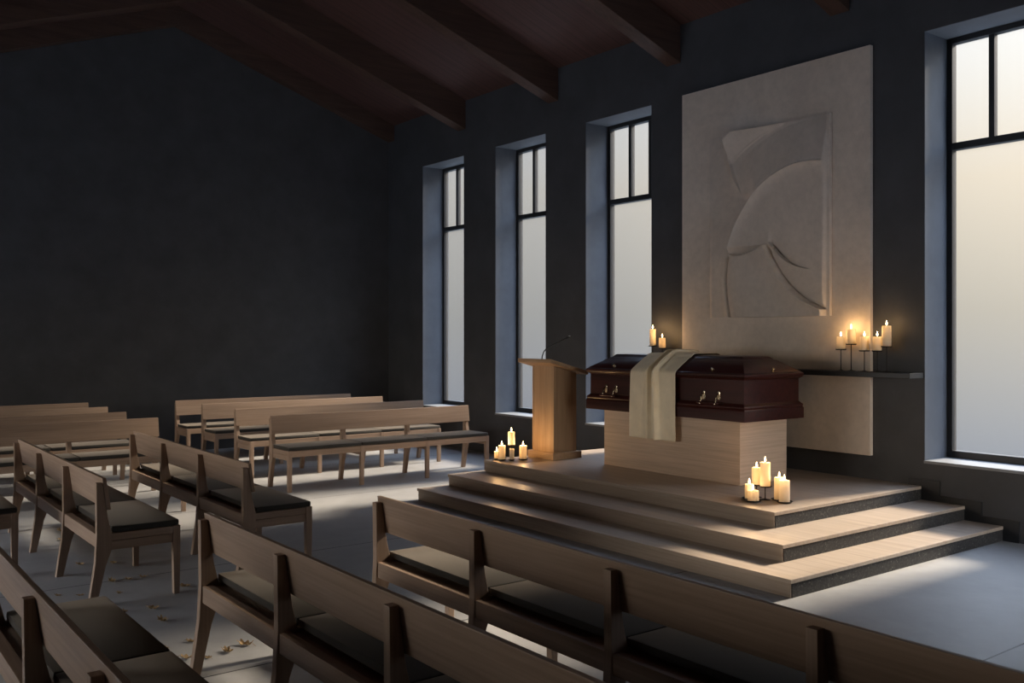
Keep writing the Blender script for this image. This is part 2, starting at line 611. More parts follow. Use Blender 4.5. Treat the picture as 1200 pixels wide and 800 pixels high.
for xa, xb in ((-7.29, -7.07), (-5.96, -5.71)):
    hd = empty('handle', ((xa + xb) / 2, CY0, 1.12))
    hd.parent = CK
    hd.location = Vector(((xa + xb) / 2, CY0 + .034, 1.12)) - CK.location
    h0 = Vector(((xa + xb) / 2, CY0 + .034, 1.12))
    for x in (xa + .035, xb - .035):
        lug = MB()
        lug.prism([(x - .014, 1.128), (x + .014, 1.128), (x + .02, 1.145), (x + .013, 1.18), (x + .016, 1.198), (x, 1.212), (x - .016, 1.198), (x - .013, 1.18), (x - .02, 1.145)], 'y', CY0 + .034, CY0 + .024, .003)
        lug.tube([(x, CY0 + .024, 1.185), (x, CY0 + .004, 1.178), (x, CY0 - .012, 1.15), (x, CY0 - .022, 1.118), (x, CY0 - .024, 1.098)], [.006, .007, .008, .008, .010], 10)
        lug.lathe([(0, 1.085), (.012, 1.088), (.013, 1.1), (.008, 1.11), (0, 1.112)], x, CY0 - .024, 12)
        o = lug.build('lug', M['brass'], hd, True)
        o.data.transform(Matrix.Translation(-h0))
    bar = MB().tube([(xa - .005, CY0 - .024, 1.1), (xa + .006, CY0 - .024, 1.1), (xb - .006, CY0 - .024, 1.1), (xb + .005, CY0 - .024, 1.1)], [.010, .013, .013, .010], 12)
    o = bar.build('bar', M['mahogany'], hd, True)
    o.data.transform(Matrix.Translation(-h0))

# ------------------------------------------------------------------ pall cloth across the casket
def cloth_runner():
    path = [(6.703, .705), (6.700, .95), (6.703, 1.34), (6.706, 1.362), (6.718, 1.378), (6.738, 1.394), (6.90, 1.499), (6.925, 1.506), (6.958, 1.533),
            (7.00, 1.541), (7.30, 1.541), (7.335, 1.534), (7.372, 1.506), (7.40, 1.498), (7.56, 1.392), (7.582, 1.376), (7.594, 1.36), (7.60, 1.30), (7.598, 1.16)]
    P = [Vector((0, y, z)) for y, z in path]
    cum = [0]
    for a, b_ in zip(P, P[1:]): cum.append(cum[-1] + (b_ - a).length)
    NV, NU = 170, 130
    x0, x1 = -6.852, -6.245
    bm = bmesh.new()
    rows = []
    g = lambda u, c, s: math.exp(-((u - c) / s) ** 2)
    drop = cum[3]
    for j in range(NV + 1):
        s = cum[-1] * j / NV
        k = max(i for i in range(len(cum)) if cum[i] <= s + 1e-9)
        k = min(k, len(P) - 2)
        f = (s - cum[k]) / (cum[k + 1] - cum[k])
        p = P[k].lerp(P[k + 1], f)
        d = (P[k + 1] - P[k]).normalized()
        n = Vector((0, -d.z, d.y))
        if n.y > 0 and s < drop: n = -n
        row = []
        for i in range(NU + 1):
            u = i / NU
            h = 0.0
            if s < drop + .03:
                q = min(1, max(0, (drop - s) / drop))           # 0 at the rim, 1 at the hem
                sp_ = 1 + 1.2 * q
                # three folds gathered at the rim, spreading toward the hem
                h += .058 * (1 - .5 * q) * g(u, .455 - .02 * q, .022 * sp_)
                h += .062 * (1 - .4 * q) * g(u, .60 + .02 * q, .022 * sp_)
                h += .022 * (1 - .6 * q) * g(u, .37 - .08 * q, .030 * sp_)
                h += .008 * q * (0.5 + 0.5 * math.sin(u * 11 + 1))
                h += .005 * q
            else:
                q = min(1, (s - drop) / .75)
                h += .054 * (1 - .6 * q) * g(u, .455 - .08 * q, .022)
                h += .058 * (1 - .55 * q) * g(u, .60 - .07 * q, .022)
                h += .010 * (1 - .3 * q) * g(u, .72 - .16 * q, .04)
                h += .006 * g(u, .25, .05)
            h += .0015 * math.sin(u * 23 + s * 5) + .0025
            xx = x0 + (x1 - x0) * u
            if s < drop: xx += -.006 * (1 - s / drop) * (1 - 2 * u)
            row.append(bm.verts.new((xx, p.y + n.y * h, p.z + n.z * h)))
        rows.append(row)
    for a, b_ in zip(rows, rows[1:]):
        for i in range(NU):
            bm.faces.new((a[i], a[i + 1], b_[i + 1], b_[i]))
    bmesh.ops.recalc_face_normals(bm, faces=bm.faces[:])
    me = bpy.data.meshes.new('pall_cloth')
    bm.to_mesh(me); bm.free()
    for p in me.polygons: p.use_smooth = True
    o = link('pall_cloth', me, M['cloth'])
    so = o.modifiers.new('thickness', 'SOLIDIFY'); so.thickness = .003; so.offset = 0
    return o


tag(cloth_runner(), 'cream linen pall draped over the middle of the dark casket', 'cloth')

# ------------------------------------------------------------------ lectern and microphone
LC = empty('lectern', (-8.08, 6.73, .369))
tag(LC, 'slim oak lectern with slanted top standing at the left end of the platform', 'lectern')
lx0, lx1, ly0, ly1 = -8.305, -7.86, 6.525, 6.935
local(MB().box(lx0, lx1, ly0, ly1, .369, .444, .004).build('base', M['lect_x'], LC), LC)
bx0, bx1, by0, by1 = lx0 + .045, lx1 - .042, ly0 + .042, ly1 - .04
zt = lambda y: 1.425 - .255 * (y - 6.42)
bd = MB().prism([(by0, .444), (by1, .444), (by1, zt(by1)), (by0, zt(by0))], 'x', bx0 + .012, bx1, .003)
local(bd.build('body', M['lect_z'], LC), LC)
# side boards standing proud of the body at the left edge, as in the narrow lipping on the front
ed = MB().prism([(by0 - .006, .444), (by1 + .0, .444), (by1, zt(by1)), (by0 - .006, zt(by0 - .006))], 'x', bx0 - .006, bx0 + .012, .002)
local(ed.build('side_panel', M['lect_z'], LC), LC)
tp = MB().prism([(6.42, 1.425), (6.955, zt(6.955)), (6.955, zt(6.955) + .04), (6.42, 1.468)], 'x', -8.35, -7.772, .004)
local(tp.build('top', M['lect_x'], LC), LC)

MC = empty('microphone', (-8.03, 6.50, 1.452))
tag(MC, 'thin black gooseneck microphone rising from the top of the lectern', 'microphone')
ztop = lambda y: 1.468 - (1.468 - (zt(6.955) + .04)) * (y - 6.42) / .535
b0 = (-8.03, 6.505, ztop(6.505))
local(MB().lathe([(0, b0[2] - .001), (.022, b0[2] - .001), (.022, b0[2] + .006), (.012, b0[2] + .014), (0, b0[2] + .016)], b0[0], b0[1], 16).build('base', M['mic'], MC, True), MC)
neck = [(-8.03, 6.505, 1.452), (-8.03, 6.512, 1.50), (-8.03, 6.535, 1.545), (-8.03, 6.575, 1.58), (-8.03, 6.64, 1.612), (-8.03, 6.74, 1.65), (-8.03, 6.85, 1.69)]
local(MB().tube(neck, .006, 8).build('gooseneck', M['mic'], MC, True), MC)
local(MB().tube([(-8.03, 6.845, 1.688), (-8.03, 6.855, 1.692), (-8.03, 6.90, 1.709), (-8.03, 6.912, 1.713)], [.006, .011, .011, .006], 12).build('capsule', M['mic'], MC, True), MC)

# ------------------------------------------------------------------ stone panel with carved relief
PN = empty('stone_wall_panel', (-6.19, WY, .594))
tag(PN, 'tall pale stone panel with an abstract carved relief on the window wall', 'wall panel')
local(MB().box(-7.37, -5.015, WY - .05, WY - .001, .594, 4.445, .004).build('slab', M['panel'], PN), PN)


def relief():
    A = [(0.333, -0.023), (0.286, 0.21), (0.271, 0.459), (0.306, 0.689), (0.384, 0.914), (0.499, 1.102), (0.668, 1.305), (0.815, 1.406), (0.976, 1.479), (1.149, 1.527), (1.318, 1.537), (1.60, 1.505)]
    B = [(0.30, 1.645), (0.48, 1.776), (0.668, 1.867), (0.833, 1.92), (0.976, 1.942), (1.06, 2.02)]
    K = [(0.255, 2.02), (0.259, 1.963), (0.267, 1.825), (0.302, 1.68), (0.357, 1.502), (0.461, 1.275)]
    C = [(0.815, 0.746), (0.869, 0.606), (0.976, 0.437), (1.115, 0.285), (1.285, 0.156), (1.56, 0.035)]
    D = [(0.869, 0.754), (0.94, 0.66), (1.046, 0.571), (1.166, 0.505), (1.351, 0.46)]
    E = [(0.27, 0.69), (0.31, 0.686), (0.403, 0.658), (0.537, 0.664), (0.687, 0.702), (0.833, 0.756)]

    def dense(pl, it=3):
        for _ in range(it):
            q = [pl[0]]
            for a, b_ in zip(pl, pl[1:]):
                q.append((a[0] * .75 + b_[0] * .25, a[1] * .75 + b_[1] * .25))
                q.append((a[0] * .25 + b_[0] * .75, a[1] * .25 + b_[1] * .75))
            q.append(pl[-1])
            pl = q
        return np.array(pl)
    W_, H_ = 1.54, 1.97
    NX, NZ = 230, 294
    S, Tt = np.meshgrid(np.linspace(0, W_, NX), np.linspace(0, H_, NZ))

    def sd(pl):
        """distance to the curve, positive on its right-hand side, and the position along it 0..1"""
        pl = dense(pl)
        best = np.full(S.shape, 1e9); sign = np.zeros(S.shape); along = np.zeros(S.shape)
        n = len(pl) - 1
        for i in range(n):
            ax_, az_ = pl[i]; dx, dz = pl[i + 1] - pl[i]
            L2 = dx * dx + dz * dz + 1e-12
            t = np.clip(((S - ax_) * dx + (Tt - az_) * dz) / L2, 0, 1)
            d = np.hypot(S - ax_ - t * dx, Tt - az_ - t * dz)
            m = d < best
            best[m] = d[m]
            cr = dx * (Tt - az_) - dz * (S - ax_)
            sign[m] = -np.sign(cr[m])
            along[m] = ((i + t) / n)[m]
        return best * sign, along
    sm = lambda x, w_=.007: 1 / (1 + np.exp(-np.clip(x / w_ * 2.2, -40, 40)))
    dA, aA = sd(A); dB, aB = sd(B); dK, aK = sd(K); dC, aC = sd(C); dD, aD = sd(D); dE, aE = sd(E)
    inA = sm(dA)                       # the big half disc and its foot
    kx = np.interp(Tt, [1.275, 1.502, 1.68, 1.825, 1.963, 2.02], [.461, .357, .302, .267, .259, .255])
    upper = np.clip((Tt - 1.24) / .06, 0, 1)
    # ground on the left: slightly proud at the bottom, flush higher up, swelling toward the blade K
    h = .012 * np.clip((1.25 - Tt) / .35, 0, 1) + .004
    lowA = np.clip((.74 - Tt) / .10, 0, 1)
    h = h + .046 * np.exp(-np.clip(-dA, 0, 9) / .07) * lowA
    dk = np.clip(kx - S, 0, 9)
    h = h + .034 * np.exp(-dk / .07) * np.clip((Tt - 1.27) / .22, 0, 1) * np.clip((1.99 - Tt) / .15, 0, 1)
    # upper sweep between B, K and A: leans back from the disc to the top edge
    inK = sm(S - kx, .006)
    up = sm(dB) * sm(-dA) * inK * upper
    hu = .078 - .066 * np.clip(-dA / .42, 0, 1)
    hu = hu * np.clip((S - kx) / .30 + .12, 0, 1)
    h = h * (1 - up) + hu * up
    # small triangle in the upper left corner, leaning forward
    tri = sm(-dB) * inK * np.clip((Tt - 1.60) / .03, 0, 1)
    ht = .014 + .075 * np.clip(-dB / .22, 0, 1)
    h = h * (1 - tri) + ht * tri
    # half disc with a raised rim
    rim_ = np.exp(-np.clip(dA, 0, 1) / .05)
    hd = .062 + .034 * rim_
    h = h * (1 - inA) + hd * inA
    # foot under E, cut by C
    lowt = Tt < .746
    cx = np.interp(Tt, [.035, .156, .285, .437, .606, .746], [1.56, 1.285, 1.115, .976, .869, .815])
    leftC = cx - S
    foot = inA * sm(dE) * sm(leftC) * lowt
    hf = .076 + .030 * np.exp(-np.clip(leftC, 0, 9) / .12)
    hf = hf * (1 - .62 * np.exp(-np.clip(dA, 0, 9) / .07) * lowA)
    h = h * (1 - foot) + hf * foot
    # wedge right of C: deep at C, rising away from it
    wedge = inA * (1 - foot) * lowt * np.clip((.746 - Tt) / .06, 0, 1)
    h -= wedge * .045 * np.exp(-np.clip(-leftC, 0, 9) / .10)
    # D: crease fading to its end
    fd = np.clip((.98 - aD) / .6, 0, 1) * np.clip((S - .85) / .03, 0, 1)
    inner = inA * (1 - foot)
    h += inner * fd * .020 * np.exp(-np.where(dD > 0, dD, 9) / .06)
    h -= inner * fd * .034 * np.exp(-np.where(dD <= 0, -dD, 9) / .05)
    # groove hugging the straight lower part of A on the left
    h -= .022 * np.exp(-(np.where(dA < .004, dA, 9) / .020) ** 2) * np.clip((.80 - Tt) / .1, 0, 1)
    h = np.maximum(h, .003)
    # bevelled strip down the right side
    strip = np.interp(Tt, [0, .4, 1.24, 1.97], [1.495, 1.497, 1.506, 1.505])
    h = h * (1 - sm(S - strip, .006)) + .030 * sm(S - strip, .006)
    h *= 1.35 * np.clip(S / .05, 0.1, 1)
    bm = bmesh.new()
    X0, Zb = -6.965, 1.912
    yf = WY - .05
    V = [[bm.verts.new((X0 + S[j, i], yf - h[j, i], Zb + Tt[j, i])) for i in range(NX)] for j in range(NZ)]
    for j in range(NZ - 1):
        for i in range(NX - 1):
            bm.faces.new((V[j][i], V[j][i + 1], V[j + 1][i + 1], V[j + 1][i]))
    # side walls back to the slab
    loop = [V[0][i] for i in range(NX)] + [V[j][NX - 1] for j in range(1, NZ)] + [V[NZ - 1][i] for i in range(NX - 2, -1, -1)] + [V[j][0] for j in range(NZ - 2, 0, -1)]
    back = [bm.verts.new((v.co.x, yf + .003, v.co.z)) for v in loop]
    n = len(loop)
    for i in range(n):
        k = (i + 1) % n
        bm.faces.new((loop[k], loop[i], back[i], back[k]))
    bm.faces.new(back)
    bmesh.ops.recalc_face_normals(bm, faces=bm.faces[:])
    me = bpy.data.meshes.new('carved_relief')
    bm.to_mesh(me); bm.free()
    for p in me.polygons: p.use_smooth = len(p.vertices) == 4
    try: me.set_sharp_from_angle(angle=math.radians(60))
    except Exception: pass
    return local(link('carved_relief', me, M['relief'], PN), PN)


relief()

# ------------------------------------------------------------------ shelf
SHY = WY - .235
sh = MB().box(-7.895, -4.515, SHY, WY - .052, 1.337, 1.386, .004)
sh.box(-7.895, -7.371, WY - .06, WY - .001, 1.337, 1.386, .003)
sh.box(-5.013, -4.515, WY - .06, WY - .001, 1.337, 1.386, .003)
sh = sh.build('wall_shelf', M['shelf'])
tag(sh, 'thin black shelf running across the stone panel behind the casket', 'shelf')

# ------------------------------------------------------------------ candles
FL = []


def candle(x, y, z, r, h, label, group, power, lit=True):
    c = empty('pillar_candle', (x, y, z))
    tag(c, label, 'candle', group)
    b_ = MB().lathe([(0, 0), (r * .96, 0), (r, .004), (r, h * .5), (r * .985, h - .012), (r * .97, h - .003), (r * .92, h), (r * .86, h - .004), (r * .84, h - .012), (r * .84, .012), (0, .012)], n=32)
    b_.tube([(0, 0, .011), (0, 0, h - .014)], .005, 10)
    b_.build('wax_body', M['wax'], c, True)
    MB().tube([(0, 0, h - .013), (.0005, 0, h - .002), (.002, .001, h + .008)], .0016, 6).build('wick', M['wick'], c)
    if not lit: return c
    fz = h + .003
    f = MB().lathe([(0, fz), (.004, fz + .003), (.0075, fz + .012), (.0070, fz + .020), (.0042, fz + .032), (.0018, fz + .041), (0, fz + .046)], n=14)
    fo = f.build('flame', M['flame'], c, True)
    ld = bpy.data.lights.new('candle_flame_light', 'POINT')
    ld.energy = power
    ld.color = (1.0, .58, .24)
    ld.shadow_soft_size = .008
    lo = bpy.data.objects.new('candle_flame_light', ld)
    COL.objects.link(lo)
    lo.parent = c
    lo.location = (0, 0, fz + .022)
    return c


def stand(x, y, z, h, label, group, pr=.052, br=.042):
    s = empty('candle_stand', (x, y, z))
    tag(s, label, 'candle stand', group)
    MB().lathe([(0, 0), (br, 0), (br, .003), (br * .5, .006), (.006, .012), (0, .012)], n=28).build('base', M['iron'], s, True)
    MB().lathe([(0, .010), (.0045, .010), (.0045, h - .006), (0, h - .006)], n=12).build('stem', M['iron'], s, True)
    MB().lathe([(0, h - .008), (pr * .9, h - .008), (pr, h - .003), (pr, h + .003), (pr - .003, h + .003), (pr - .005, h), (0, h)], n=32).build('plate', M['iron'], s, True)
    return s


def dish(x, y, z, label, group, r=.068):
    d = MB().lathe([(0, 0), (r * .55, 0), (r * .8, .004), (r, .014), (r - .003, .015), (r * .78, .008), (r * .5, .006), (0, .006)], n=32).build('candle_dish', M['iron'], None, True)
    d.location = (x, y, z)
    tag(d, label, 'candle dish', group)
    return d


PZ = .369
SZ = 1.386
yS_ = WY - .15
PW = .62
# right front corner of the platform
GB = 'candles on the right corner of the platform'
SB = 'iron candle holders on the right corner of the platform'
stand(-4.93, 6.36, PZ, .112, 'black iron stand raising the tallest candle on the platform corner', SB)
candle(-4.93, 6.36, PZ + .112, .042, .195, 'tallest cream candle on an iron stand at the right corner of the platform', GB, PW)
stand(-5.047, 6.399, PZ, .108, 'black iron stand just left of the tallest platform candle', SB, .05)
candle(-5.047, 6.399, PZ + .108, .041, .140, 'cream candle on an iron stand just left of the tallest platform candle', GB, PW)
dish(-5.013, 6.261, PZ, 'black dish under the candle at the left rear of the platform corner group', SB, .064)
candle(-5.013, 6.261, PZ + .006, .038, .122, 'low cream candle half hidden behind the shortest one on the platform corner', GB, PW * .8)
dish(-4.93, 6.205, PZ, 'black dish under the shortest candle near the platform edge', SB)
candle(-4.93, 6.205, PZ + .006, .046, .085, 'shortest cream candle in front, nearest the platform edge', GB, PW * .8)
dish(-4.835, 6.42, PZ, 'black dish under the rear of the paired candles near the platform corner', SB, .068)
candle(-4.835, 6.42, PZ + .006, .042, .182, 'left and rear of the two touching candles at the platform corner', GB, PW)
dish(-4.745, 6.365, PZ, 'black dish under the outermost candle at the platform corner', SB, .068)
candle(-4.745, 6.365, PZ + .006, .043, .175, 'right and front of the two touching candles at the platform corner', GB, PW)
# left front corner, by the lectern
GA = 'candles beside the lectern'
SA = 'iron candle holders beside the lectern'
stand(-8.20, 6.215, PZ, .160, 'tall black iron stand in the candle group beside the lectern', SA, .045)
candle(-8.20, 6.215, PZ + .160, .038, .142, 'cream candle raised highest on a stand beside the lectern', GA, 1.0)
dish(-8.205, 6.09, PZ, 'black dish under the tall candle left of the stand by the lectern', SA, .05)
candle(-8.205, 6.09, PZ + .006, .040, .158, 'tall cream candle on a dish just left of the lectern stand', GA, 1.7)
dish(-8.29, 6.085, PZ, 'small black dish at the far left end of the platform', SA, .036)
candle(-8.29, 6.085, PZ + .006, .029, .085, 'small short candle at the far left end of the platform', GA, 1.7 * .7)
dish(-8.125, 6.165, PZ, 'small black dish at the foot of the tall candle stand by the lectern', SA, .032)
candle(-8.125, 6.165, PZ + .006, .026, .125, 'thin unlit cream candle standing at the foot of the lectern candle stand', GA, 0, False)
dish(-8.10, 6.30, PZ, 'black dish closest to the lectern', SA, .054)
candle(-8.10, 6.30, PZ + .006, .041, .150, 'cream candle on a dish closest to the lectern base', GA, 1.7 * 1.3)
# shelf, right
GC = 'candles on the right of the shelf'
SC = 'iron stands on the right of the shelf'
for x, zb, zt_, r, cl, sl in (
        (-5.251, 1.59, 1.71, .039, 'cream candle first from the casket on the shelf, before the stone panel', 'iron stand first from the casket on the shelf'),
        (-5.157, 1.64, 1.78, .041, 'cream candle second from the casket on the shelf, raised on a taller stand', 'tallest iron stand on the shelf, second from the casket'),
        (-5.004, 1.58, 1.71, .039, 'middle candle of the five on the shelf, at the panel edge', 'middle iron stand of the five on the shelf, at the panel edge'),
        (-4.873, 1.58, 1.71, .040, 'cream candle on the shelf just past the stone panel edge', 'iron stand on the shelf just past the stone panel edge'),
        (-4.794, 1.62, 1.81, .041, 'tallest cream candle on the shelf, last before the big window', 'iron stand at the window end of the shelf under the tallest candle')):
    y_ = yS_ + (.012 if zb > 1.6 else -.012)
    stand(x, y_, SZ, zb - SZ, sl, SC, .049, .04)
    candle(x, y_, zb, r, zt_ - zb, cl, GC, .42)
# shelf, left
GD = 'candles on the left of the shelf'
SD = 'iron stands on the left of the shelf'
stand(-7.733, yS_, SZ, .214, 'iron stand at the left end of the shelf under the taller candle', SD, .052)
candle(-7.733, yS_, SZ + .214, .036, .195, 'taller cream candle at the left end of the shelf behind the casket', GD, 1.15)
stand(-7.564, yS_ - .02, SZ, .19, 'iron stand beside the stone panel under the shorter left candle', SD, .046)
candle(-7.564, yS_ - .02, SZ + .19, .039, .118, 'shorter cream candle on the shelf just left of the stone panel', GD, 1.15)

# ------------------------------------------------------------------ benches
PWD = .045      # thickness of a post


def make_bench(bays, pitch):
    """local frame: length along +x, sitter faces +y, rear of the posts at y = 0"""
    root = empty('chapel_bench', (0, 0, 0))
    L = bays * pitch + PWD
    # backrest plank, leaning back
    bk = MB().prism([(.088, .607), (.063, .607), (.034, .812), (.058, .812)], 'x', -.006, L + .006, .004)
    bk.build('backrest', M['oak_x'], root)
    posts = [i * pitch for i in range(bays + 1)]
    for x in posts:
        p = MB().prism([(-.045, 0), (-.006, .27), (.004, .46), (.0, .782), (.037, .782), (.070, .555), (.096, .45), (.094, .35), (.058, .25), (.002, 0)], 'x', x, x + PWD, .003)
        p.build('rear_leg', M['oak_z'], root)
        f = MB().prism([(.488, 0), (.482, .34), (.482, .455), (.530, .455), (.530, .34), (.524, 0)], 'x', x, x + PWD, .003)
        f.build('front_leg', M['oak_z'], root)
        s = MB()
        s.box(x + .004, x + PWD - .004, .085, .486, .405, .452, .003)
        s.box(x + .010, x + PWD - .010, .085, .486, .345, .402, .003)
        s.build('side_rail', M['oak_y'], root)
    fr = MB()
    for a in posts[:-1]:
        fr.box(a + PWD - .002, a + pitch + .002, .494, .526, .385, .452, .003)
    fr.build('front_rail', M['oak_x'], root)
    br = MB()
    for a in posts[:-1]:
        br.box(a + PWD - .002, a + pitch + .002, .010, .062, .362, .448, .003)
    br.build('back_rail', M['oak_x'], root)
    sb = MB()
    for a in posts[:-1]:
        sb.box(a + PWD + .001, a + pitch - .001, .063, .493, .42, .438)
    sb.build('seat_board', M['oak_x'], root)
    for i, a in enumerate(posts[:-1]):
        x0 = a + (.006 if i == 0 else .003 + PWD / 2)
        x1 = a + pitch + (PWD - .006 if i == bays - 1 else PWD / 2 - .003)
        # a soft pad: rounded box
        t = MB().box(x0, x1, .101, .524, .4545, .494, .013)
        t.build('cushion', M['cushion'], root, True)
    return root


proto4 = make_bench(3, .94)      # four pairs of legs
protoA = make_bench(3, .885)
proto5 = make_bench(4, .955)
proto3 = make_bench(2, .93)
R90 = -PI / 2                    # turned to face +X
place = []
G1 = 'benches facing the platform on the right'
G2 = 'benches facing the platform on the left'
G3 = 'benches along the gable wall on the right'
G4 = 'benches along the gable wall on the left'
place.append((proto5, (-4.715, 2.59, 0), 0, 'long oak bench in front of the platform steps, seat lit by the sun', G1))
place.append((proto5, (-4.81, 1.635, 0), 0, 'long oak bench right behind the one facing the platform steps', G1))
place.append((proto5, (-4.72, .645, 0), 0, 'oak bench cropped at the bottom left corner, nearest the viewer', G1))
place.append((proto4, (-9.33, 2.52, 0), 0, 'front oak bench left of the aisle, its far cushion in sunlight', G2))
place.append((proto4, (-9.23, 1.52, 0), 0, 'oak bench left of the aisle, dark cushions, dry leaves under it', G2))
place.append((proto3, (-9.41, .74, 0), 0, 'rear oak bench left of the aisle, mostly cut off by the left frame edge', G2))
for i, (x, y1, lab) in enumerate((
        (-10.21, 6.985, 'front bench of the gable-wall rows beside the platform, its whole seat in view'),
        (-11.38, 7.02, 'second bench back in the gable-wall rows beside the windows'),
        (-12.48, 6.99, 'third bench back in the gable-wall rows beside the windows'),
        (-13.36, 6.92, 'last bench against the gable wall on the window side'))):
    place.append((protoA, (x, y1, 0), R90, lab, G3))
for i, (x, y1, lab) in enumerate((
        (-10.74, 3.19, 'front bench of the left gable-wall rows, cut off by the left frame edge'),
        (-11.78, 3.13, 'second bench back in the left gable-wall rows, cut off at the frame edge'),
        (-12.74, 3.16, 'third bench back in the left gable-wall rows, cut off at the frame edge'),
        (-13.70, 3.15, 'last bench against the gable wall on the left side, only its back top showing'))):
    place.append((protoA, (x, y1, 0), R90, lab, G4))
used = set()
for proto, loc, rz, lab, grp in place:
    o = proto if proto.name not in used else copy_tree(proto)
    used.add(proto.name)
    o.location = loc
    o.rotation_euler = (0, 0, rz)
    tag(o, lab, 'bench', grp)

# ------------------------------------------------------------------ fallen leaves
def leaf_mesh(seed):
    rn = random.Random(seed)
    n = 40
    out = []
    for k in range(n):
        a = 2 * PI * k / n
        lob = 1 + .22 * math.sin(a * 7 + rn.random() * .3)
        rx = .040 * lob * (1 if abs(a - PI) > .5 else .85)
        ry = .021 * lob
        out.append((rx * math.cos(a), ry * math.sin(a)))
    bm = bmesh.new()
    rings = []
    cu, cv = rn.uniform(5, 11), rn.uniform(6, 16)
    tw = rn.uniform(-.35, .35)

    def hz(x, y):
        return .004 + cu * x * x + cv * y * y * 1.6 + tw * x * y * 20 + .0025 * math.sin(x * 190 + seed) + .002 * math.sin(y * 260)
    for s in (.28, .55, .8, 1.0):
        rings.append([bm.verts.new((x * s, y * s, hz(x * s, y * s))) for x, y in out])
    c = bm.verts.new((0, 0, hz(0, 0)))
    for i in range(n):
        j = (i + 1) % n
        bm.faces.new((c, rings[0][i], rings[0][j]))
        for a, b_ in zip(rings, rings[1:]):
            bm.faces.new((a[i], b_[i], b_[j], a[j]))
    bmesh.ops.recalc_face_normals(bm, faces=bm.faces[:])
    bmesh.ops.solidify(bm, geom=bm.faces[:], thickness=.0012)
    zmin = min(v.co.z for v in bm.verts)
    for v in bm.verts: v.co.z -= zmin - .0003
    me = bpy.data.meshes.new('fallen_leaf')
    bm.to_mesh(me); bm.free()
    # stalk
    mb = MB()
    mb.bm.from_mesh(me)
    bpy.data.meshes.remove(me)
    mb.tube([(-.036, 0, hz(-.036, 0) - zmin), (-.05, .003, .009), (-.062, .008, .004)], .0012, 6)
    return mb


LV = [(-6.10, 1.79, 1.1, 'larger dry leaf on the dark floor in front of the leafy aisle bench'),
      (-5.80, 1.76, 1.0, 'dry leaf lying alone where the floor turns from shade to light'),
      (-5.31, 1.77, .8, 'dry leaf on the lit floor near the rear bench leg, topmost there'),
      (-5.28, 1.62, .6, 'small crumpled leaf on the lit floor at the left of the lit group'),
      (-5.05, 1.66, 1.0, 'dry leaf on the lit floor beside the foot of the rear bench leg'),
      (-4.99, 1.75, .6, 'tiny leaf fragment on the lit floor between two bigger leaves'),
      (-5.02, 1.87, 1.0, 'tan leaf in the middle of the lit floor under the second bench'),
      (-5.07, 1.99, 1.1, 'pointed tan leaf farthest right on the lit floor under the second bench'),
      (-6.13, 1.63, .7, 'small leaf in shade left of the larger leaf in front of the aisle bench'),
      (-6.50, 2.12, 1.1, 'dark leaf in shade beside the front leg of the leafy aisle bench'),
      (-7.50, 1.91, .9, 'leaf in shade deep under the middle of the leafy bench'),
      (-6.94, 1.76, .9, 'leaf in shade under the leafy bench, left one of a row of three'),
      (-6.93, 1.87, .8, 'leaf in shade under the leafy bench, middle one of a row of three'),
      (-6.93, 1.97, .8, 'leaf in shade under the leafy bench, right one of a row of three'),
      (-6.60, 1.72, .7, 'leaf in shade just behind the end leg of the leafy bench'),
      (-7.60, 1.70, .9, 'leaf in shade by the third rear leg of the leafy bench'),
      (-8.59, 1.78, .9, 'leaf near the far left under the leafy bench, at the shadow edge'),
      (-8.30, 1.95, .9, 'leaf right of the far pair under the leafy bench, at the shadow edge'),
      (-8.56, 1.95, .8, 'leaf of the far pair under the leafy bench, farther from the viewer'),
      (-6.78, 1.38, .6, 'tiny leaf in deep shade behind the leafy bench, left one of two'),
      (-6.70, 1.50, .6, 'tiny leaf in deep shade behind the leafy bench, right one of two'),
      (-9.02, 1.85, .9, 'farthest leaf, on the bright floor strip beyond the leafy bench')]
lm = [leaf_mesh(s) for s in range(5)]
protos = []
for i, (x, y, s, lab) in enumerate(LV):
    if i < 5:
        o = lm[i].build('fallen_leaf', M['leaf'], None, True)
        protos.append(o)
    else:
        o = protos[i % 5].copy()
        COL.objects.link(o)
    o.location = (x, y, .0005)
    o.scale = (s, s, s)
    o.rotation_euler = (0, 0, .65 + random.uniform(-.5, .5) + (PI if i % 2 else 0))
    tag(o, lab, 'leaf', 'fallen leaves on the concrete floor')

# ------------------------------------------------------------------ light
SUN_AZ = math.radians(5.5)     # how far the rays drift toward -X
SUN_EL = math.radians(32.0)
to_sun = Vector((math.sin(SUN_AZ) * math.cos(SUN_EL), math.cos(SUN_AZ) * math.cos(SUN_EL), math.sin(SUN_EL)))
sd_ = bpy.data.lights.new('sun', 'SUN')
sd_.energy = 9.5
sd_.angle = math.radians(9)
sd_.color = (1.0, .85, .66)
so = bpy.data.objects.new('sun', sd_)
COL.objects.link(so)
so.location = (-2, 14, 6)
so.rotation_euler = to_sun.to_track_quat('Z', 'Y').to_euler()

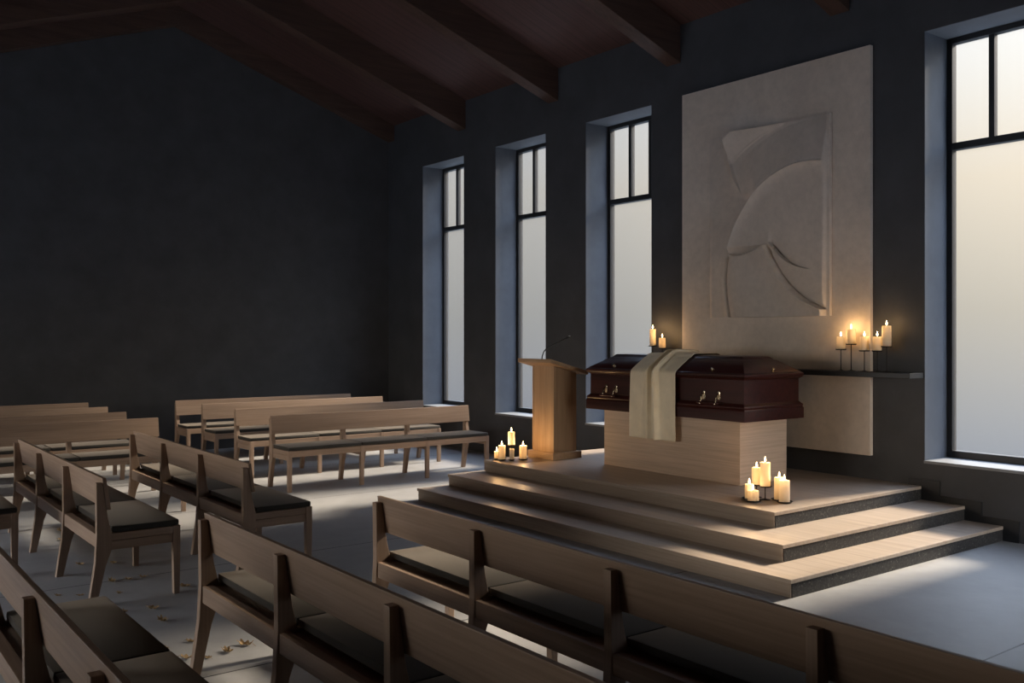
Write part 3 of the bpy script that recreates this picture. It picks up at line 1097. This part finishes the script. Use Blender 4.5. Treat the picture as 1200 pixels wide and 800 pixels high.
for a, b_ in WINS:      # sampling aid only: portals add no light of their own
    pl = bpy.data.lights.new('window_portal', 'AREA')
    pl.shape = 'RECTANGLE'
    pl.size = b_ - a
    pl.size_y = Z1 - Z0
    pl.cycles.is_portal = True
    po = bpy.data.objects.new('window_portal', pl)
    COL.objects.link(po)
    po.location = ((a + b_) / 2, WY + T + .02, (Z0 + Z1) / 2)
    po.rotation_euler = (-PI / 2, 0, 0)
for a, b_ in S_FILL_WINS:
    pl = bpy.data.lights.new('window_portal', 'AREA')
    pl.shape = 'RECTANGLE'
    pl.size = b_ - a
    pl.size_y = SZ1 - SZ0
    pl.cycles.is_portal = True
    po = bpy.data.objects.new('window_portal', pl)
    COL.objects.link(po)
    po.location = ((a + b_) / 2, SY - .42, (SZ0 + SZ1) / 2)
    po.rotation_euler = (PI / 2, 0, 0)

SKY_S = (15.5, 15.5, 16.0)     # sky behind the viewer, raised to feed the added windows
SKY_E = (20.0, 20.2, 21.0)
for a, b_ in E_FILL_WINS:
    pl = bpy.data.lights.new('window_portal', 'AREA')
    pl.shape = 'RECTANGLE'
    pl.size = SZ1 - SZ0
    pl.size_y = b_ - a
    pl.cycles.is_portal = True
    po = bpy.data.objects.new('window_portal', pl)
    COL.objects.link(po)
    po.location = (EX + .42, (a + b_) / 2, (SZ0 + SZ1) / 2)
    po.rotation_euler = (0, PI / 2, 0)
wd = bpy.data.worlds.new('overcast_morning')
bpy.context.scene.world = wd
wd.use_nodes = True
nt = wd.node_tree
bg = nt.nodes['Background']
tc = nt.nodes.new('ShaderNodeTexCoord')
sp = nt.nodes.new('ShaderNodeSeparateXYZ')
nt.links.new(tc.outputs['Generated'], sp.inputs[0])
mr = nt.nodes.new('ShaderNodeMapRange')
mr.inputs['From Min'].default_value = -.30
mr.inputs['From Max'].default_value = .60
nt.links.new(sp.outputs['Z'], mr.inputs['Value'])
sky = ramp(nt, mr.outputs[0], [(0.0, (0.20, 0.235, 0.28)), (0.20, (0.27, 0.305, 0.36)), (0.36, (0.50, 0.465, 0.39)), (0.50, (0.76, 0.68, 0.55)), (0.64, (0.86, 0.88, 0.88)), (0.76, (2.1, 2.45, 3.0)), (1.0, (4.8, 5.8, 7.4))])
dt = nt.nodes.new('ShaderNodeVectorMath'); dt.operation = 'DOT_PRODUCT'
dt.inputs[1].default_value = Vector((.10, .99, .25)).normalized()
nt.links.new(tc.outputs['Generated'], dt.inputs[0])
m2 = nt.nodes.new('ShaderNodeMapRange')
m2.inputs['From Min'].default_value = -1; m2.inputs['From Max'].default_value = 1
nt.links.new(dt.outputs['Value'], m2.inputs['Value'])
gl = ramp(nt, m2.outputs[0], [(0.0, SKY_S), (0.40, SKY_S), (0.56, SKY_E), (0.62, (0.40, 0.45, 0.54)), (0.78, (0.50, 0.55, 0.64)), (0.91, (0.92, 0.92, .92)), (1.0, (1.35, 1.28, 1.18))])
nt.links.new(mix(nt, 1.0, sky, gl, 'MULTIPLY'), bg.inputs['Color'])
bg.inputs['Strength'].default_value = 0.84

# ------------------------------------------------------------------ camera
cd = bpy.data.cameras.new('camera')
cd.sensor_width = 36
cd.lens = 1106 / 1200 * 36
cd.shift_y = -7 / 1200
cd.clip_start = .02
co = bpy.data.objects.new('camera', cd)
COL.objects.link(co)
co.location = (0, 0, 1.72)
co.rotation_euler = (PI / 2, 0, math.atan2(.7965, .6046))
sc = bpy.context.scene
sc.camera = co
sc.view_settings.view_transform = 'Standard'
sc.view_settings.look = 'None'
sc.view_settings.gamma = 1
sc.view_settings.use_curve_mapping = False
sc.view_settings.exposure = 0.35
sc.cycles.use_denoising = True
sc.cycles.max_bounces = 8
sc.cycles.diffuse_bounces = 5
sc.cycles.sample_clamp_indirect = 4.0
sc.cycles.caustics_reflective = False
sc.cycles.caustics_refractive = False
